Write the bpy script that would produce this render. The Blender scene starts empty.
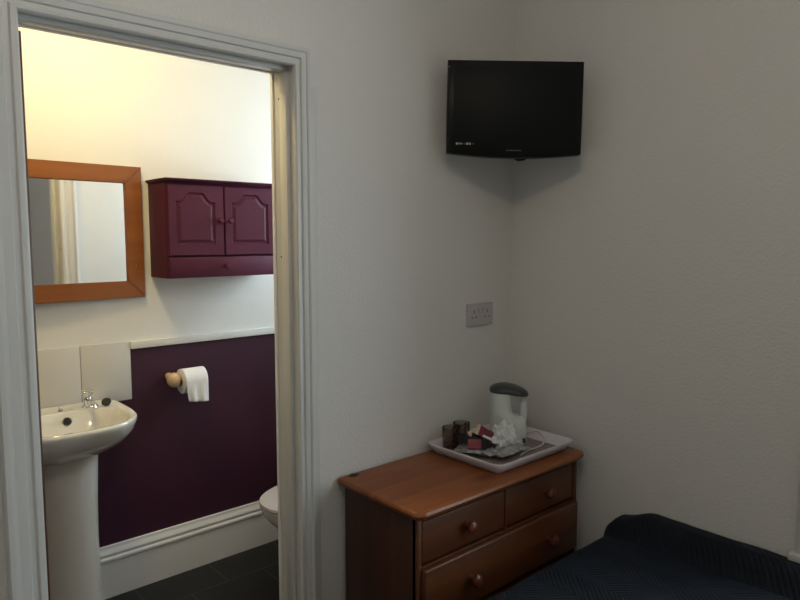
import bpy, bmesh, math, random
from mathutils import Vector, Matrix, noise
random.seed(7)
S = bpy.context.scene
COL = S.collection
PI = math.pi

# ------------------------------------------------------------------ materials
def new_mat(name):
    m = bpy.data.materials.new(name); m.use_nodes = True
    nt = m.node_tree
    return m, nt, nt.nodes['Principled BSDF']

def mat(name, col, rough=.5, metal=0., bump=0., bscale=80., vary=0., vscale=6., spec=.5, trans=0., ior=1.45, coat=0., emit=None, estr=0.):
    m, nt, b = new_mat(name)
    b.inputs['Base Color'].default_value = (*col, 1)
    b.inputs['Roughness'].default_value = rough
    b.inputs['Metallic'].default_value = metal
    b.inputs['Specular IOR Level'].default_value = spec
    b.inputs['Transmission Weight'].default_value = trans
    b.inputs['IOR'].default_value = ior
    b.inputs['Coat Weight'].default_value = coat
    if emit:
        b.inputs['Emission Color'].default_value = (*emit, 1)
        b.inputs['Emission Strength'].default_value = estr
    tc = nt.nodes.new('ShaderNodeTexCoord')
    if bump:
        n = nt.nodes.new('ShaderNodeTexNoise'); n.inputs['Scale'].default_value = bscale; n.inputs['Detail'].default_value = 3
        nt.links.new(tc.outputs['Object'], n.inputs['Vector'])
        bp = nt.nodes.new('ShaderNodeBump'); bp.inputs['Strength'].default_value = bump; bp.inputs['Distance'].default_value = .004
        nt.links.new(n.outputs['Fac'], bp.inputs['Height']); nt.links.new(bp.outputs['Normal'], b.inputs['Normal'])
    if vary:
        n = nt.nodes.new('ShaderNodeTexNoise'); n.inputs['Scale'].default_value = vscale; n.inputs['Detail'].default_value = 4
        nt.links.new(tc.outputs['Object'], n.inputs['Vector'])
        r = nt.nodes.new('ShaderNodeValToRGB')
        r.color_ramp.elements[0].position = .3; r.color_ramp.elements[1].position = .7
        r.color_ramp.elements[0].color = (*[c*(1-vary) for c in col], 1)
        r.color_ramp.elements[1].color = (*[min(1, c*(1+vary)) for c in col], 1)
        nt.links.new(n.outputs['Fac'], r.inputs['Fac']); nt.links.new(r.outputs['Color'], b.inputs['Base Color'])
    return m

def wood(name, dark, light, axis='X', scale=9., rough=.35, knots=True, spec=.5):
    m, nt, b = new_mat(name)
    b.inputs['Roughness'].default_value = rough
    b.inputs['Specular IOR Level'].default_value = spec
    tc = nt.nodes.new('ShaderNodeTexCoord')
    mp = nt.nodes.new('ShaderNodeMapping')
    sc = {'X': (.07, 1, 1), 'Y': (1, .07, 1), 'Z': (1, 1, .07)}[axis]
    mp.inputs['Scale'].default_value = sc
    nt.links.new(tc.outputs['Object'], mp.inputs['Vector'])
    n = nt.nodes.new('ShaderNodeTexNoise'); n.inputs['Scale'].default_value = scale*3; n.inputs['Detail'].default_value = 5; n.inputs['Distortion'].default_value = .6
    nt.links.new(mp.outputs['Vector'], n.inputs['Vector'])
    r = nt.nodes.new('ShaderNodeValToRGB')
    r.color_ramp.elements[0].position = .32; r.color_ramp.elements[0].color = (*dark, 1)
    r.color_ramp.elements[1].position = .68; r.color_ramp.elements[1].color = (*light, 1)
    nt.links.new(n.outputs['Fac'], r.inputs['Fac'])
    out = r.outputs['Color']
    if knots:
        mp2 = nt.nodes.new('ShaderNodeMapping')
        mp2.inputs['Scale'].default_value = {'X': (.45, 1, 1), 'Y': (1, .45, 1), 'Z': (1, 1, .45)}[axis]
        nt.links.new(tc.outputs['Object'], mp2.inputs['Vector'])
        v = nt.nodes.new('ShaderNodeTexVoronoi'); v.inputs['Scale'].default_value = 5.2
        nt.links.new(mp2.outputs['Vector'], v.inputs['Vector'])
        kr = nt.nodes.new('ShaderNodeValToRGB')
        kr.color_ramp.elements[0].position = .05; kr.color_ramp.elements[0].color = (.35, .3, .3, 1)
        kr.color_ramp.elements[1].position = .16; kr.color_ramp.elements[1].color = (1, 1, 1, 1)
        nt.links.new(v.outputs['Distance'], kr.inputs['Fac'])
        mx = nt.nodes.new('ShaderNodeMixRGB'); mx.blend_type = 'MULTIPLY'; mx.inputs['Fac'].default_value = .8
        nt.links.new(out, mx.inputs['Color1']); nt.links.new(kr.outputs['Color'], mx.inputs['Color2'])
        out = mx.outputs['Color']
    nt.links.new(out, b.inputs['Base Color'])
    return m

def wallpaper(name, col, strength=.5, scale=70.):
    """painted woodchip / anaglypta paper: little raised flakes over a soft waviness"""
    m, nt, b = new_mat(name)
    b.inputs['Base Color'].default_value = (*col, 1); b.inputs['Roughness'].default_value = .75
    b.inputs['Specular IOR Level'].default_value = .25
    tc = nt.nodes.new('ShaderNodeTexCoord')
    n1 = nt.nodes.new('ShaderNodeTexNoise'); n1.inputs['Scale'].default_value = scale; n1.inputs['Detail'].default_value = 2
    n2 = nt.nodes.new('ShaderNodeTexNoise'); n2.inputs['Scale'].default_value = 5; n2.inputs['Detail'].default_value = 2
    for n in (n1, n2): nt.links.new(tc.outputs['Object'], n.inputs['Vector'])
    r = nt.nodes.new('ShaderNodeValToRGB'); r.color_ramp.elements[0].position = .42; r.color_ramp.elements[1].position = .62
    nt.links.new(n1.outputs['Fac'], r.inputs['Fac'])
    b1 = nt.nodes.new('ShaderNodeBump'); b1.inputs['Strength'].default_value = strength; b1.inputs['Distance'].default_value = .0015
    b2 = nt.nodes.new('ShaderNodeBump'); b2.inputs['Strength'].default_value = .10; b2.inputs['Distance'].default_value = .02
    nt.links.new(r.outputs['Color'], b1.inputs['Height']); nt.links.new(n2.outputs['Fac'], b2.inputs['Height'])
    nt.links.new(b2.outputs['Normal'], b1.inputs['Normal']); nt.links.new(b1.outputs['Normal'], b.inputs['Normal'])
    return m

M = {}
M['paper'] = wallpaper('bedroom wallpaper', (.70, .685, .652), .38, 105.)
M['bath_white'] = mat('bathroom white paint', (.82, .81, .78), .6, bump=.08, bscale=40)
M['bath_purple'] = mat('aubergine paint', (.052, .014, .034), .5, bump=.2, bscale=40)
M['ceiling'] = mat('ceiling paint', (.8, .79, .76), .8, bump=.2, bscale=50)
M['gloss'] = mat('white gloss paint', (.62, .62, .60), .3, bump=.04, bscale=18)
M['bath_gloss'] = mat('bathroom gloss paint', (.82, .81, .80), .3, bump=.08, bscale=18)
M['purple'] = mat('plum cabinet paint', (.074, .010, .030), .5, spec=.3, bump=.15, bscale=60, vary=.08)
M['mirror_wood'] = wood('orange stained mirror frame', (.25, .080, .016), (.34, .115, .024), 'X', 7, .35, knots=False)
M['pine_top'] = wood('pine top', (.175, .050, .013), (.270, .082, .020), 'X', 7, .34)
M['pine_x'] = wood('shaded pine drawer front', (.072, .021, .006), (.118, .036, .010), 'X', 8, .42)  # same pine as the top, darkened so the colour holds the fronts' shade
M['pine_z'] = wood('shaded pine side', (.040, .012, .006), (.060, .018, .008), 'Z', 8, .5)  # darkest copy of that pine: shade on the sides put into the colour
M['knob'] = mat('varnished red pine knob', (.115, .030, .013), .3, coat=.2)
M['pale_pine'] = wood('varnished pale pine', (.62, .42, .24), (.75, .55, .34), 'X', 12, .3, knots=False)
M['door_wood'] = wood('brown stained door', (.07, .03, .015), (.12, .055, .03), 'Z', 9, .4, knots=False)
M['ceramic'] = mat('white glazed ceramic', (.78, .76, .70), .08, coat=.6)
M['tile'] = mat('cream wall tile', (.66, .64, .60), .18, bump=.03, bscale=6)
M['grout'] = mat('tile grout', (.6, .58, .53), .8)
M['chrome'] = mat('chrome', (.8, .8, .8), .08, metal=1)
M['rubber'] = mat('black rubber', (.012, .012, .012), .5)
M['dark'] = mat('dark hole', (.01, .009, .008), .6)
M['mirror'] = mat('silvered mirror', (.93, .94, .93), .0, metal=1)
M['tv'] = mat('glossy black plastic', (.004, .004, .004), .35, spec=.25)
M['tv_screen'] = mat('dark lcd screen', (.005, .006, .006), .5, spec=.2)
M['tv_mat'] = mat('matt black plastic', (.012, .012, .012), .55)
M['mark_white'] = mat('printed white mark', (.5, .5, .5), .5)
M['mark_red'] = mat('printed red mark', (.4, .05, .03), .5)
M['mark_grey'] = mat('printed grey mark', (.16, .16, .16), .4)
M['plastic'] = mat('white moulded plastic', (.60, .57, .57), .35)
M['socket'] = mat('aged socket plastic', (.50, .46, .46), .4)
M['kettle'] = mat('kettle plastic', (.66, .69, .65), .3)
M['kettle_lid'] = mat('kettle lid plastic', (.045, .048, .043), .35)
M['gauge'] = mat('olive tinted gauge', (.25, .24, .15), .25)
M['tray'] = mat('pale lilac melamine', (.68, .64, .67), .3)
M['tray_in'] = mat('brown tray liner', (.24, .19, .165), .45)
M['smoke'] = mat('smoky brown glass', (.62, .52, .44), .04, trans=1.0)
M['red_pkt'] = mat('glossy dark red packet', (.16, .018, .026), .3, bump=.3, bscale=90)
M['pink_pkt'] = mat('pink packet', (.24, .045, .06), .35, bump=.3, bscale=90)
M['cream_pkt'] = mat('cream packet end', (.6, .47, .36), .4)
M['black_pkt'] = mat('glossy black packet', (.008, .008, .010), .25, bump=.3, bscale=90)
M['white_pkt'] = mat('white tissue paper', (.70, .72, .70), .6, bump=.4, bscale=60)
M['grey_pkt'] = mat('grey cellophane', (.34, .32, .32), .25, bump=.6, bscale=70, vary=.4, vscale=60)
M['paper_roll'] = mat('tissue roll', (.86, .86, .88), .85, bump=.4, bscale=150)
M['card'] = mat('cardboard core', (.4, .28, .17), .8)
M['carpet'] = mat('bedroom carpet', (.12, .10, .085), .95, bump=.8, bscale=300)
M['mattress'] = mat('mattress ticking', (.6, .58, .54), .8)
M['divan'] = mat('divan fabric', (.05, .05, .06), .9)
M['curtain'] = mat('pale net curtain', (.7, .7, .68), .8)
M['cord'] = mat('white flex', (.62, .60, .58), .5)

# dark slate-look floor tiles with pale joints
m, nt, b = new_mat('slate floor tile'); M['slate'] = m
tc = nt.nodes.new('ShaderNodeTexCoord')
br = nt.nodes.new('ShaderNodeTexBrick'); br.inputs['Scale'].default_value = 1
br.inputs['Brick Width'].default_value = .33; br.inputs['Row Height'].default_value = .33; br.inputs['Mortar Size'].default_value = .004
br.inputs['Color1'].default_value = (.014, .014, .015, 1); br.inputs['Color2'].default_value = (.018, .018, .019, 1); br.inputs['Mortar'].default_value = (.045, .045, .045, 1)
mp = nt.nodes.new('ShaderNodeMapping'); mp.inputs['Location'].default_value = (.20, .155, 0)
nt.links.new(tc.outputs['Object'], mp.inputs['Vector']); nt.links.new(mp.outputs['Vector'], br.inputs['Vector'])
nt.links.new(br.outputs['Color'], b.inputs['Base Color']); b.inputs['Roughness'].default_value = .5; b.inputs['Specular IOR Level'].default_value = .3
nz = nt.nodes.new('ShaderNodeTexNoise'); nz.inputs['Scale'].default_value = 14; nz.inputs['Detail'].default_value = 6
nt.links.new(tc.outputs['Object'], nz.inputs['Vector'])
bp = nt.nodes.new('ShaderNodeBump'); bp.inputs['Strength'].default_value = .35; bp.inputs['Distance'].default_value = .004
nt.links.new(nz.outputs['Fac'], bp.inputs['Height']); nt.links.new(bp.outputs['Normal'], b.inputs['Normal'])

# window glass: mostly clear with a weak sheen
def pane_mat(name, tint, frost=0.):
    m = bpy.data.materials.new(name); m.use_nodes = True; nt = m.node_tree
    for n in list(nt.nodes): nt.nodes.remove(n)
    o = nt.nodes.new('ShaderNodeOutputMaterial'); t = nt.nodes.new('ShaderNodeBsdfTransparent'); g = nt.nodes.new('ShaderNodeBsdfGlossy')
    t.inputs['Color'].default_value = (*tint, 1); g.inputs['Roughness'].default_value = .02 + frost
    x = nt.nodes.new('ShaderNodeMixShader'); x.inputs[0].default_value = .07
    nt.links.new(t.outputs[0], x.inputs[1]); nt.links.new(g.outputs[0], x.inputs[2]); nt.links.new(x.outputs[0], o.inputs[0])
    return m
M['pane'] = pane_mat('window glass', (.96, .98, .97))

# navy bedspread: chevron stitched quilting done as bump
m, nt, b = new_mat('navy quilted cotton'); M['quilt'] = m
b.inputs['Base Color'].default_value = (.0042, .007, .0125, 1); b.inputs['Roughness'].default_value = .75
b.inputs['Sheen Weight'].default_value = .06; b.inputs['Sheen Tint'].default_value = (.25, .4, .7, 1); b.inputs['Specular IOR Level'].default_value = .25
tc = nt.nodes.new('ShaderNodeTexCoord'); sp = nt.nodes.new('ShaderNodeSeparateXYZ'); nt.links.new(tc.outputs['Object'], sp.inputs[0])
def mth(op, a, bb=None, nt=nt):
    n = nt.nodes.new('ShaderNodeMath'); n.operation = op
    for i, q in enumerate((a, bb)):
        if q is None: continue
        if isinstance(q, (int, float)): n.inputs[i].default_value = q
        else: nt.links.new(q, n.inputs[i])
    return n.outputs[0]
zz = mth('PINGPONG', sp.outputs['X'], .11)
ln = mth('ADD', mth('MULTIPLY', zz, 1.0), sp.outputs['Y'])
wv = mth('ABSOLUTE', mth('SINE', mth('MULTIPLY', ln, 2*PI/.036)))
wv = mth('POWER', wv, .5)
bp = nt.nodes.new('ShaderNodeBump'); bp.inputs['Strength'].default_value = .6; bp.inputs['Distance'].default_value = .004
nt.links.new(wv, bp.inputs['Height']); nt.links.new(bp.outputs['Normal'], b.inputs['Normal'])

# ------------------------------------------------------------------ object helpers
def root_of(o):
    while o.parent: o = o.parent
    return o
def smooth(me, ang=40):
    for p in me.polygons: p.use_smooth = True
    try: me.set_sharp_from_angle(angle=math.radians(ang))
    except Exception: pass
def obj(name, bm, m, parent=None, local=False, sm=True, label=None, kind=None, ang=40):
    bmesh.ops.recalc_face_normals(bm, faces=bm.faces[:])
    if parent is not None and not local:
        loc = root_of(parent).location
        for v in bm.verts: v.co -= loc
    me = bpy.data.meshes.new(name); bm.to_mesh(me); bm.free()
    if isinstance(m, (list, tuple)):
        for q in m: me.materials.append(q)
    else: me.materials.append(m)
    if sm: smooth(me, ang)
    o = bpy.data.objects.new(name, me); COL.objects.link(o)
    if parent is not None: o.parent = parent
    if label: o['label'] = label
    if kind: o['kind'] = kind
    return o
def thing(name, label, cat, loc, rot=(0, 0, 0), group=None):
    o = bpy.data.objects.new(name, None); COL.objects.link(o); o.location = loc; o.rotation_euler = rot
    o.empty_display_size = .05
    o['label'] = label; o['category'] = cat
    if group: o['group'] = group
    return o
def tag(o, label, cat, group=None):
    o['label'] = label; o['category'] = cat
    if group: o['group'] = group
    return o
def struct(name, bm, m, parent=None, sm=True):
    o = obj(name, bm, m, parent, sm=sm)
    o['kind'] = 'structure'
    return o

def B(): return bmesh.new()
def merge(dst, src):
    me = bpy.data.meshes.new('tmp'); src.to_mesh(me); src.free(); dst.from_mesh(me); bpy.data.meshes.remove(me)
def box(bm, x0, x1, y0, y1, z0, z1, bev=0., seg=2, mi=0):
    t = bmesh.new()
    bmesh.ops.create_cube(t, size=1)
    for v in t.verts:
        v.co = Vector(((x0+x1)/2 + v.co.x*(x1-x0), (y0+y1)/2 + v.co.y*(y1-y0), (z0+z1)/2 + v.co.z*(z1-z0)))
    if bev: bmesh.ops.bevel(t, geom=t.edges[:], offset=bev, segments=seg, profile=.5, affect='EDGES')
    for f in t.faces: f.material_index = mi
    merge(bm, t); return bm
def cyl(bm, p0, p1, r0, r1=None, n=24, mi=0):
    r1 = r0 if r1 is None else r1
    p0, p1 = Vector(p0), Vector(p1); d = p1-p0
    q = Vector((0, 0, 1)).rotation_difference(d.normalized()).to_matrix()
    rings = []
    for p, r in ((p0, r0), (p1, r1)):
        rings.append([bm.verts.new(p + q @ Vector((r*math.cos(2*PI*i/n), r*math.sin(2*PI*i/n), 0))) for i in range(n)])
    for i in range(n):
        f = bm.faces.new((rings[0][i], rings[0][(i+1) % n], rings[1][(i+1) % n], rings[1][i])); f.material_index = mi
    for rg in rings:
        f = bm.faces.new(rg); f.material_index = mi
    return bm
def lathe(bm, prof, origin=(0, 0, 0), axis=(0, 0, 1), n=32, closed=False, mi=0):
    """prof: list of (radius, height along axis)"""
    q = Vector((0, 0, 1)).rotation_difference(Vector(axis).normalized()).to_matrix(); o = Vector(origin)
    rings = []
    for r, h in prof:
        if r < 1e-6: rings.append([bm.verts.new(o + q @ Vector((0, 0, h)))])
        else: rings.append([bm.verts.new(o + q @ Vector((r*math.cos(2*PI*i/n), r*math.sin(2*PI*i/n), h))) for i in range(n)])
    pairs = list(zip(rings, rings[1:])) + ([(rings[-1], rings[0])] if closed else [])
    for a, b_ in pairs:
        for i in range(n):
            j = (i+1) % n
            if len(a) == 1 and len(b_) == 1: continue
            if len(a) == 1: f = bm.faces.new((a[0], b_[i], b_[j]))
            elif len(b_) == 1: f = bm.faces.new((a[i], a[j], b_[0]))
            else: f = bm.faces.new((a[i], a[j], b_[j], b_[i]))
            f.material_index = mi
    return bm
def loft(bm, loops, cap0=True, cap1=True, mi=0):
    rs = [[bm.verts.new(p) for p in L] for L in loops]; n = len(rs[0])
    for a, b_ in zip(rs, rs[1:]):
        for i in range(n):
            f = bm.faces.new((a[i], a[(i+1) % n], b_[(i+1) % n], b_[i])); f.material_index = mi
    if cap0: bm.faces.new(rs[0])
    if cap1: bm.faces.new(rs[-1])
    return bm
def tube(bm, pts, r, n=10, sub=6):
    P = [Vector(p) for p in pts]
    out = []
    for i in range(len(P)-1):
        a, b_, c, d = P[max(i-1, 0)], P[i], P[i+1], P[min(i+2, len(P)-1)]
        for k in range(sub):
            t = k/sub
            out.append(.5*((2*b_) + (c-a)*t + (2*a-5*b_+4*c-d)*t*t + (-a+3*b_-3*c+d)*t**3))
    out.append(P[-1])
    loops = []; u = None
    for i, p in enumerate(out):
        d = (out[min(i+1, len(out)-1)] - out[max(i-1, 0)]).normalized()
        if u is None:
            u = d.orthogonal().normalized()
        u = (u - d*u.dot(d)).normalized(); w = d.cross(u)
        loops.append([p + r*(math.cos(2*PI*k/n)*u + math.sin(2*PI*k/n)*w) for k in range(n)])
    return loft(bm, loops)
def prism(bm, outline, fn0, fn1):
    """outline 2D list; fn0/fn1 map (a,b) -> 3D for both faces"""
    A_ = [bm.verts.new(fn0(a, b_)) for a, b_ in outline]; C_ = [bm.verts.new(fn1(a, b_)) for a, b_ in outline]
    n = len(A_)
    for i in range(n): bm.faces.new((A_[i], A_[(i+1) % n], C_[(i+1) % n], C_[i]))
    bm.faces.new(A_); bm.faces.new(C_)
    return bm
def sweep_profile(bm, prof, path, normal_of):
    pass

# ------------------------------------------------------------------ geometry constants (metres; room corner at the origin)
XL, YF, ZC = -3.3, -3.5, 2.72       # bedroom left wall, front wall (behind the camera), ceiling
T = .105                            # thickness of the wall with the doorway
YB = 1.055                          # far bathroom wall
DXL, DXR, DZ = -1.752, -1.028, 1.984  # doorway
BZC = 2.45                          # bathroom ceiling
BXL = -2.55

# --- wall at the back of the bedroom, pierced by the doorway
bm = B()
box(bm, XL, DXL-.012, 0, T, 0, ZC); box(bm, DXR+.012, 0, 0, T, 0, ZC); box(bm, DXL-.012, DXR+.012, 0, T, DZ+.012, ZC)
struct('wall_back', bm, M['paper'], sm=False)
# bathroom-side faces of that wall
bm = B()
box(bm, BXL, DXL-.012, T, T+.006, 0, BZC); box(bm, DXR+.012, 0, T, T+.006, 0, BZC); box(bm, DXL-.012, DXR+.012, T, T+.006, DZ+.012, BZC)
struct('wall_bathroom_front', bm, M['bath_white'], sm=False)

# --- right (outside) wall with two window openings
WY0, WY1, WZ0, WZ1 = -2.35, -1.130, .555, 2.30
BY0, BY1, BZ0, BZ1 = .30, .86, 1.30, 2.15
bm = B()
W = .28
box(bm, 0, W, YF, WY0, 0, ZC); box(bm, 0, W, WY1, T/2, 0, ZC); box(bm, 0, W, WY0, WY1, 0, WZ0); box(bm, 0, W, WY0, WY1, WZ1, ZC)
struct('wall_right', bm, M['paper'], sm=False)
bm = B()
box(bm, 0, W, T/2, BY0, 0, ZC); box(bm, 0, W, BY1, YB+.12, 0, ZC); box(bm, 0, W, BY0, BY1, 0, BZ0); box(bm, 0, W, BY0, BY1, BZ1, ZC)
struct('wall_bathroom_right', bm, M['bath_white'], sm=False)
struct('wall_left', box(B(), XL-.12, XL, YF, T, 0, ZC), M['paper'], sm=False)
struct('wall_front', box(B(), XL-.12, W, YF-.12, YF, 0, ZC), M['paper'], sm=False)
struct('wall_bathroom_left', box(B(), BXL-.1, BXL, T, YB, 0, BZC), M['bath_white'], sm=False)
# far bathroom wall: aubergine below the dado, white above
bm = B()
box(bm, BXL-.1, 0, YB, YB+.12, 0, 1.04, mi=1); box(bm, BXL-.1, 0, YB, YB+.12, 1.04, ZC, mi=0)
struct('wall_bathroom_back', bm, [M['bath_white'], M['bath_purple']], sm=False)
struct('ceiling', box(B(), XL-.12, W, YF-.12, T, ZC, ZC+.1), M['ceiling'], sm=False)
struct('ceiling_bathroom', box(B(), BXL-.1, 0, T, YB, BZC, BZC+.1), M['ceiling'], sm=False)
struct('floor', box(B(), XL-.12, W, YF-.12, .06, -.1, 0), M['carpet'], sm=False)
struct('floor_bathroom', box(B(), BXL-.1, 0, .06, YB, -.1, 0), M['slate'], sm=False)

# --- dado strip and bathroom skirting
bm = B(); box(bm, -1.163, -.001, YB-.016, YB, 1.022, 1.054, .004); struct('trim_1', bm, M['bath_gloss'])
def extrude_profile_x(prof, x0, x1, y0=YB, sgn=-1):
    bm = B(); prism(bm, prof, lambda a, b_: Vector((x0, y0+sgn*a, b_)), lambda a, b_: Vector((x1, y0+sgn*a, b_))); return bm
SK = [(0, 0), (.020, 0), (.020, .150), (.024, .154), (.026, .160), (.024, .167), (.017, .171), (.017, .177), (.021, .184), (.019, .191), (.012, .199), (.009, .206), (.009, .214), (0, .216)]
struct('baseboard_bathroom_back', extrude_profile_x(SK, BXL, -.001), M['bath_gloss'])
SK2 = [(0, 0), (.018, 0), (.018, .11), (.012, .12), (.010, .14), (0, .145)]
struct('baseboard_back', extrude_profile_x(SK2, -.93, -.002, 0, -1), M['gloss'])
struct('baseboard_back_left', extrude_profile_x(SK2, XL, -1.84, 0, -1), M['gloss'])
bm = B(); prism(bm, SK2, lambda a, b_: Vector((-a, YF, b_)), lambda a, b_: Vector((-a, -.02, b_))); struct('baseboard_right', bm, M['gloss'])

# --- door lining (jambs, head, stops) and architraves
bm = B()
box(bm, DXL-.012, DXL, .0, T+.006, 0, DZ, 0); box(bm, DXR, DXR+.012, .0, T+.006, 0, DZ); box(bm, DXL-.012, DXR+.012, 0, T+.006, DZ, DZ+.012)
box(bm, DXL, DXL+.013, .022, .060, 0, DZ-.013, .0015); box(bm, DXR-.013, DXR, .022, .060, 0, DZ-.013, .0015); box(bm, DXL, DXR, .022, .060, DZ-.013, DZ, .0015)
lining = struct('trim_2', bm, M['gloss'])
for z in (1.90, 1.42):
    obj('screw_hole', cyl(B(), (DXR-.0003, .083, z), (DXR+.002, .083, z), .0032, n=12), M['dark'], lining)
# architrave: stepped profile (distance from opening, projection)
AR = [(-.004, 0), (-.004, .012), (0, .016), (.008, .016), (.011, .011), (.020, .011), (.023, .017), (.034, .020), (.040, .020), (.043, .024), (.050, .026), (.057, .024), (.060, .016), (.060, 0)]
def architrave(side_y, sgn, name, m, wl=1.25):
    bm = B()
    loops = []
    def corner(i, a, p):
        # i: 0 bottom left, 1 top left, 2 top right, 3 bottom right
        x = DXL - a*wl if i < 2 else DXR + a*(.78 if sgn < 0 else 1.25)
        z = DZ + a*.88 if i in (1, 2) else 0
        return Vector((x, side_y + sgn*p, z))
    rs = [[bm.verts.new(corner(i, a, p)) for a, p in AR] for i in range(4)]
    for r0, r1 in zip(rs, rs[1:]):
        n = len(r0)
        for k in range(n): bm.faces.new((r0[k], r0[(k+1) % n], r1[(k+1) % n], r1[k]))
    bm.faces.new(rs[0]); bm.faces.new(rs[-1])
    return struct(name, bm, m)
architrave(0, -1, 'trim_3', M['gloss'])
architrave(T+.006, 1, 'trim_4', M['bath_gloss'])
# plain painted strip beside the right architrave, dying into the wall near the top
bm = B(); loops = []
for z, p in ((0, .006), (1.5, .006), (1.8, .003), (1.93, .0004)):
    loops.append([Vector((x, -q*p, z)) for x, q in ((-.988, -.2), (-.988, 1), (-.957, 1), (-.952, .7), (-.949, -.2))])
loft(bm, loops); struct('trim_5', bm, M['gloss'])

# --- door leaf swung open into the bathroom on the left
ang = math.radians(102)
dr = bpy.data.objects.new('door_1', None); COL.objects.link(dr); dr.location = (DXL+.040, T+.016, 0); dr.rotation_euler = (0, 0, ang); dr['kind'] = 'structure'
# local: x along the leaf, y = thickness towards the left
bm = B(); box(bm, .0, .70, .0, .036, .008, 1.972, .002)
o = obj('door_leaf', bm, M['door_wood'], dr, local=True)
for z0, z1 in ((.2, .9), (1.05, 1.8)):
    for x0, x1 in ((.10, .32), (.38, .60)):
        bm = B(); box(bm, x0, x1, -.004, .0, z0, z1, .003); obj('panel', bm, M['door_wood'], dr, local=True)
bm = B(); cyl(bm, (.64, 0, 1.0), (.64, -.045, 1.0), .009); lathe(bm, [(0, 0), (.016, .002), (.024, .014), (.022, .026), (0, .034)], (.64, -.04, 1.0), (0, -1, 0)); obj('door_knob', bm, M['chrome'], dr, local=True)

# --- bedroom window in the right wall
w = bpy.data.objects.new('window_1', None); COL.objects.link(w); w.location = (0, (WY0+WY1)/2, WZ0); w['kind'] = 'structure'
bm = B()
cw = .052
for (a, b_, c, d) in ((WY1, WY1+cw, WZ0, WZ1+cw), (WY0-cw, WY0, WZ0, WZ1+cw), (WY0, WY1, WZ1, WZ1+cw)):
    box(bm, -.016, 0, a, b_, c, d, .004)
obj('casing', bm, M['gloss'], w)
bm = B(); box(bm, -.032, .2, WY0-cw-.014, WY1+cw+.014, WZ0-.02, WZ0+.004, .006); obj('sill', bm, M['gloss'], w)
bm = B()
for (a, b_, c, d) in ((WY0, WY0+.05, WZ0, WZ1), (WY1-.05, WY1, WZ0, WZ1), (WY0+.05, WY1-.05, WZ0, WZ0+.07), (WY0+.05, WY1-.05, WZ1-.05, WZ1), (WY0+.05, WY1-.05, 1.40, 1.45)):
    box(bm, .13, .18, a, b_, c, d, .004)
obj('sash_frame', bm, M['gloss'], w)
for c, d in ((WZ0+.07, 1.40), (1.45, WZ1-.05)):
    obj('pane', box(B(), .152, .156, WY0+.05, WY1-.05, c, d), M['pane'], w, sm=False)
# --- small bathroom window above the toilet
w = bpy.data.objects.new('window_2', None); COL.objects.link(w); w.location = (0, (BY0+BY1)/2, BZ0); w['kind'] = 'structure'
bm = B()
for (a, b_, c, d) in ((BY0, BY0+.04, BZ0, BZ1), (BY1-.04, BY1, BZ0, BZ1), (BY0+.04, BY1-.04, BZ0, BZ0+.04), (BY0+.04, BY1-.04, BZ1-.04, BZ1)):
    box(bm, .10, .15, a, b_, c, d, .004)
obj('sash_frame', bm, M['bath_gloss'], w)
obj('sill', box(B(), -.015, .14, BY0-.02, BY1+.02, BZ0-.02, BZ0, .004), M['bath_gloss'], w)
obj('pane', box(B(), .122, .126, BY0+.04, BY1-.04, BZ0+.04, BZ1-.04), M['pane'], w, sm=False)

# ------------------------------------------------------------------ chest of drawers
cx0, cx1, cyf, cyb = -.868, -.066, -.366, -.022
ch = thing('chest_of_drawers', 'reddish pine chest of drawers against the wall beneath the corner television', 'chest of drawers', ((cx0+cx1)/2, (cyf+cyb)/2, 0))
# top with rounded front corners and moulded edge
def rr_outline(x0, x1, y0, y1, r, ins=0., n=6, back_square=True):
    x0 += ins; x1 -= ins; y0 += ins
    if not back_square: y1 -= ins
    r = max(r-ins, .002); P = []
    for cxx, cyy, a0 in ((x0+r, y0+r, 180), (x1-r, y0+r, 270)):
        for k in range(n+1):
            t = math.radians(a0 + 90*k/n); P.append((cxx + r*math.cos(t), cyy + r*math.sin(t)))
    if back_square: P += [(x1, y1), (x0, y1)]
    else:
        for cxx, cyy, a0 in ((x1-r, y1-r, 0), (x0+r, y1-r, 90)):
            for k in range(n+1):
                t = math.radians(a0 + 90*k/n); P.append((cxx + r*math.cos(t), cyy + r*math.sin(t)))
    return P
bm = B()
loops = []
for z, ins in ((.672, .014), (.675, .010), (.679, .009), (.682, .004), (.688, .0), (.695, .001), (.699, .005), (.701, .011)):
    loops.append([Vector((x, y, z)) for x, y in rr_outline(-.887, -.040, -.397, -.008, .034, ins)])
loft(bm, loops)
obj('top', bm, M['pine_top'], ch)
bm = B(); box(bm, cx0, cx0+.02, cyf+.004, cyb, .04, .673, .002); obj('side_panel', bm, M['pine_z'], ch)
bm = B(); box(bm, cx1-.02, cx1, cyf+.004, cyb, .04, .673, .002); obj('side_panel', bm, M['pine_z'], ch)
bm = B(); box(bm, cx0+.02, cx1-.02, cyb-.008, cyb, .06, .672); obj('back_panel', bm, M['pine_z'], ch, sm=False)
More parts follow.
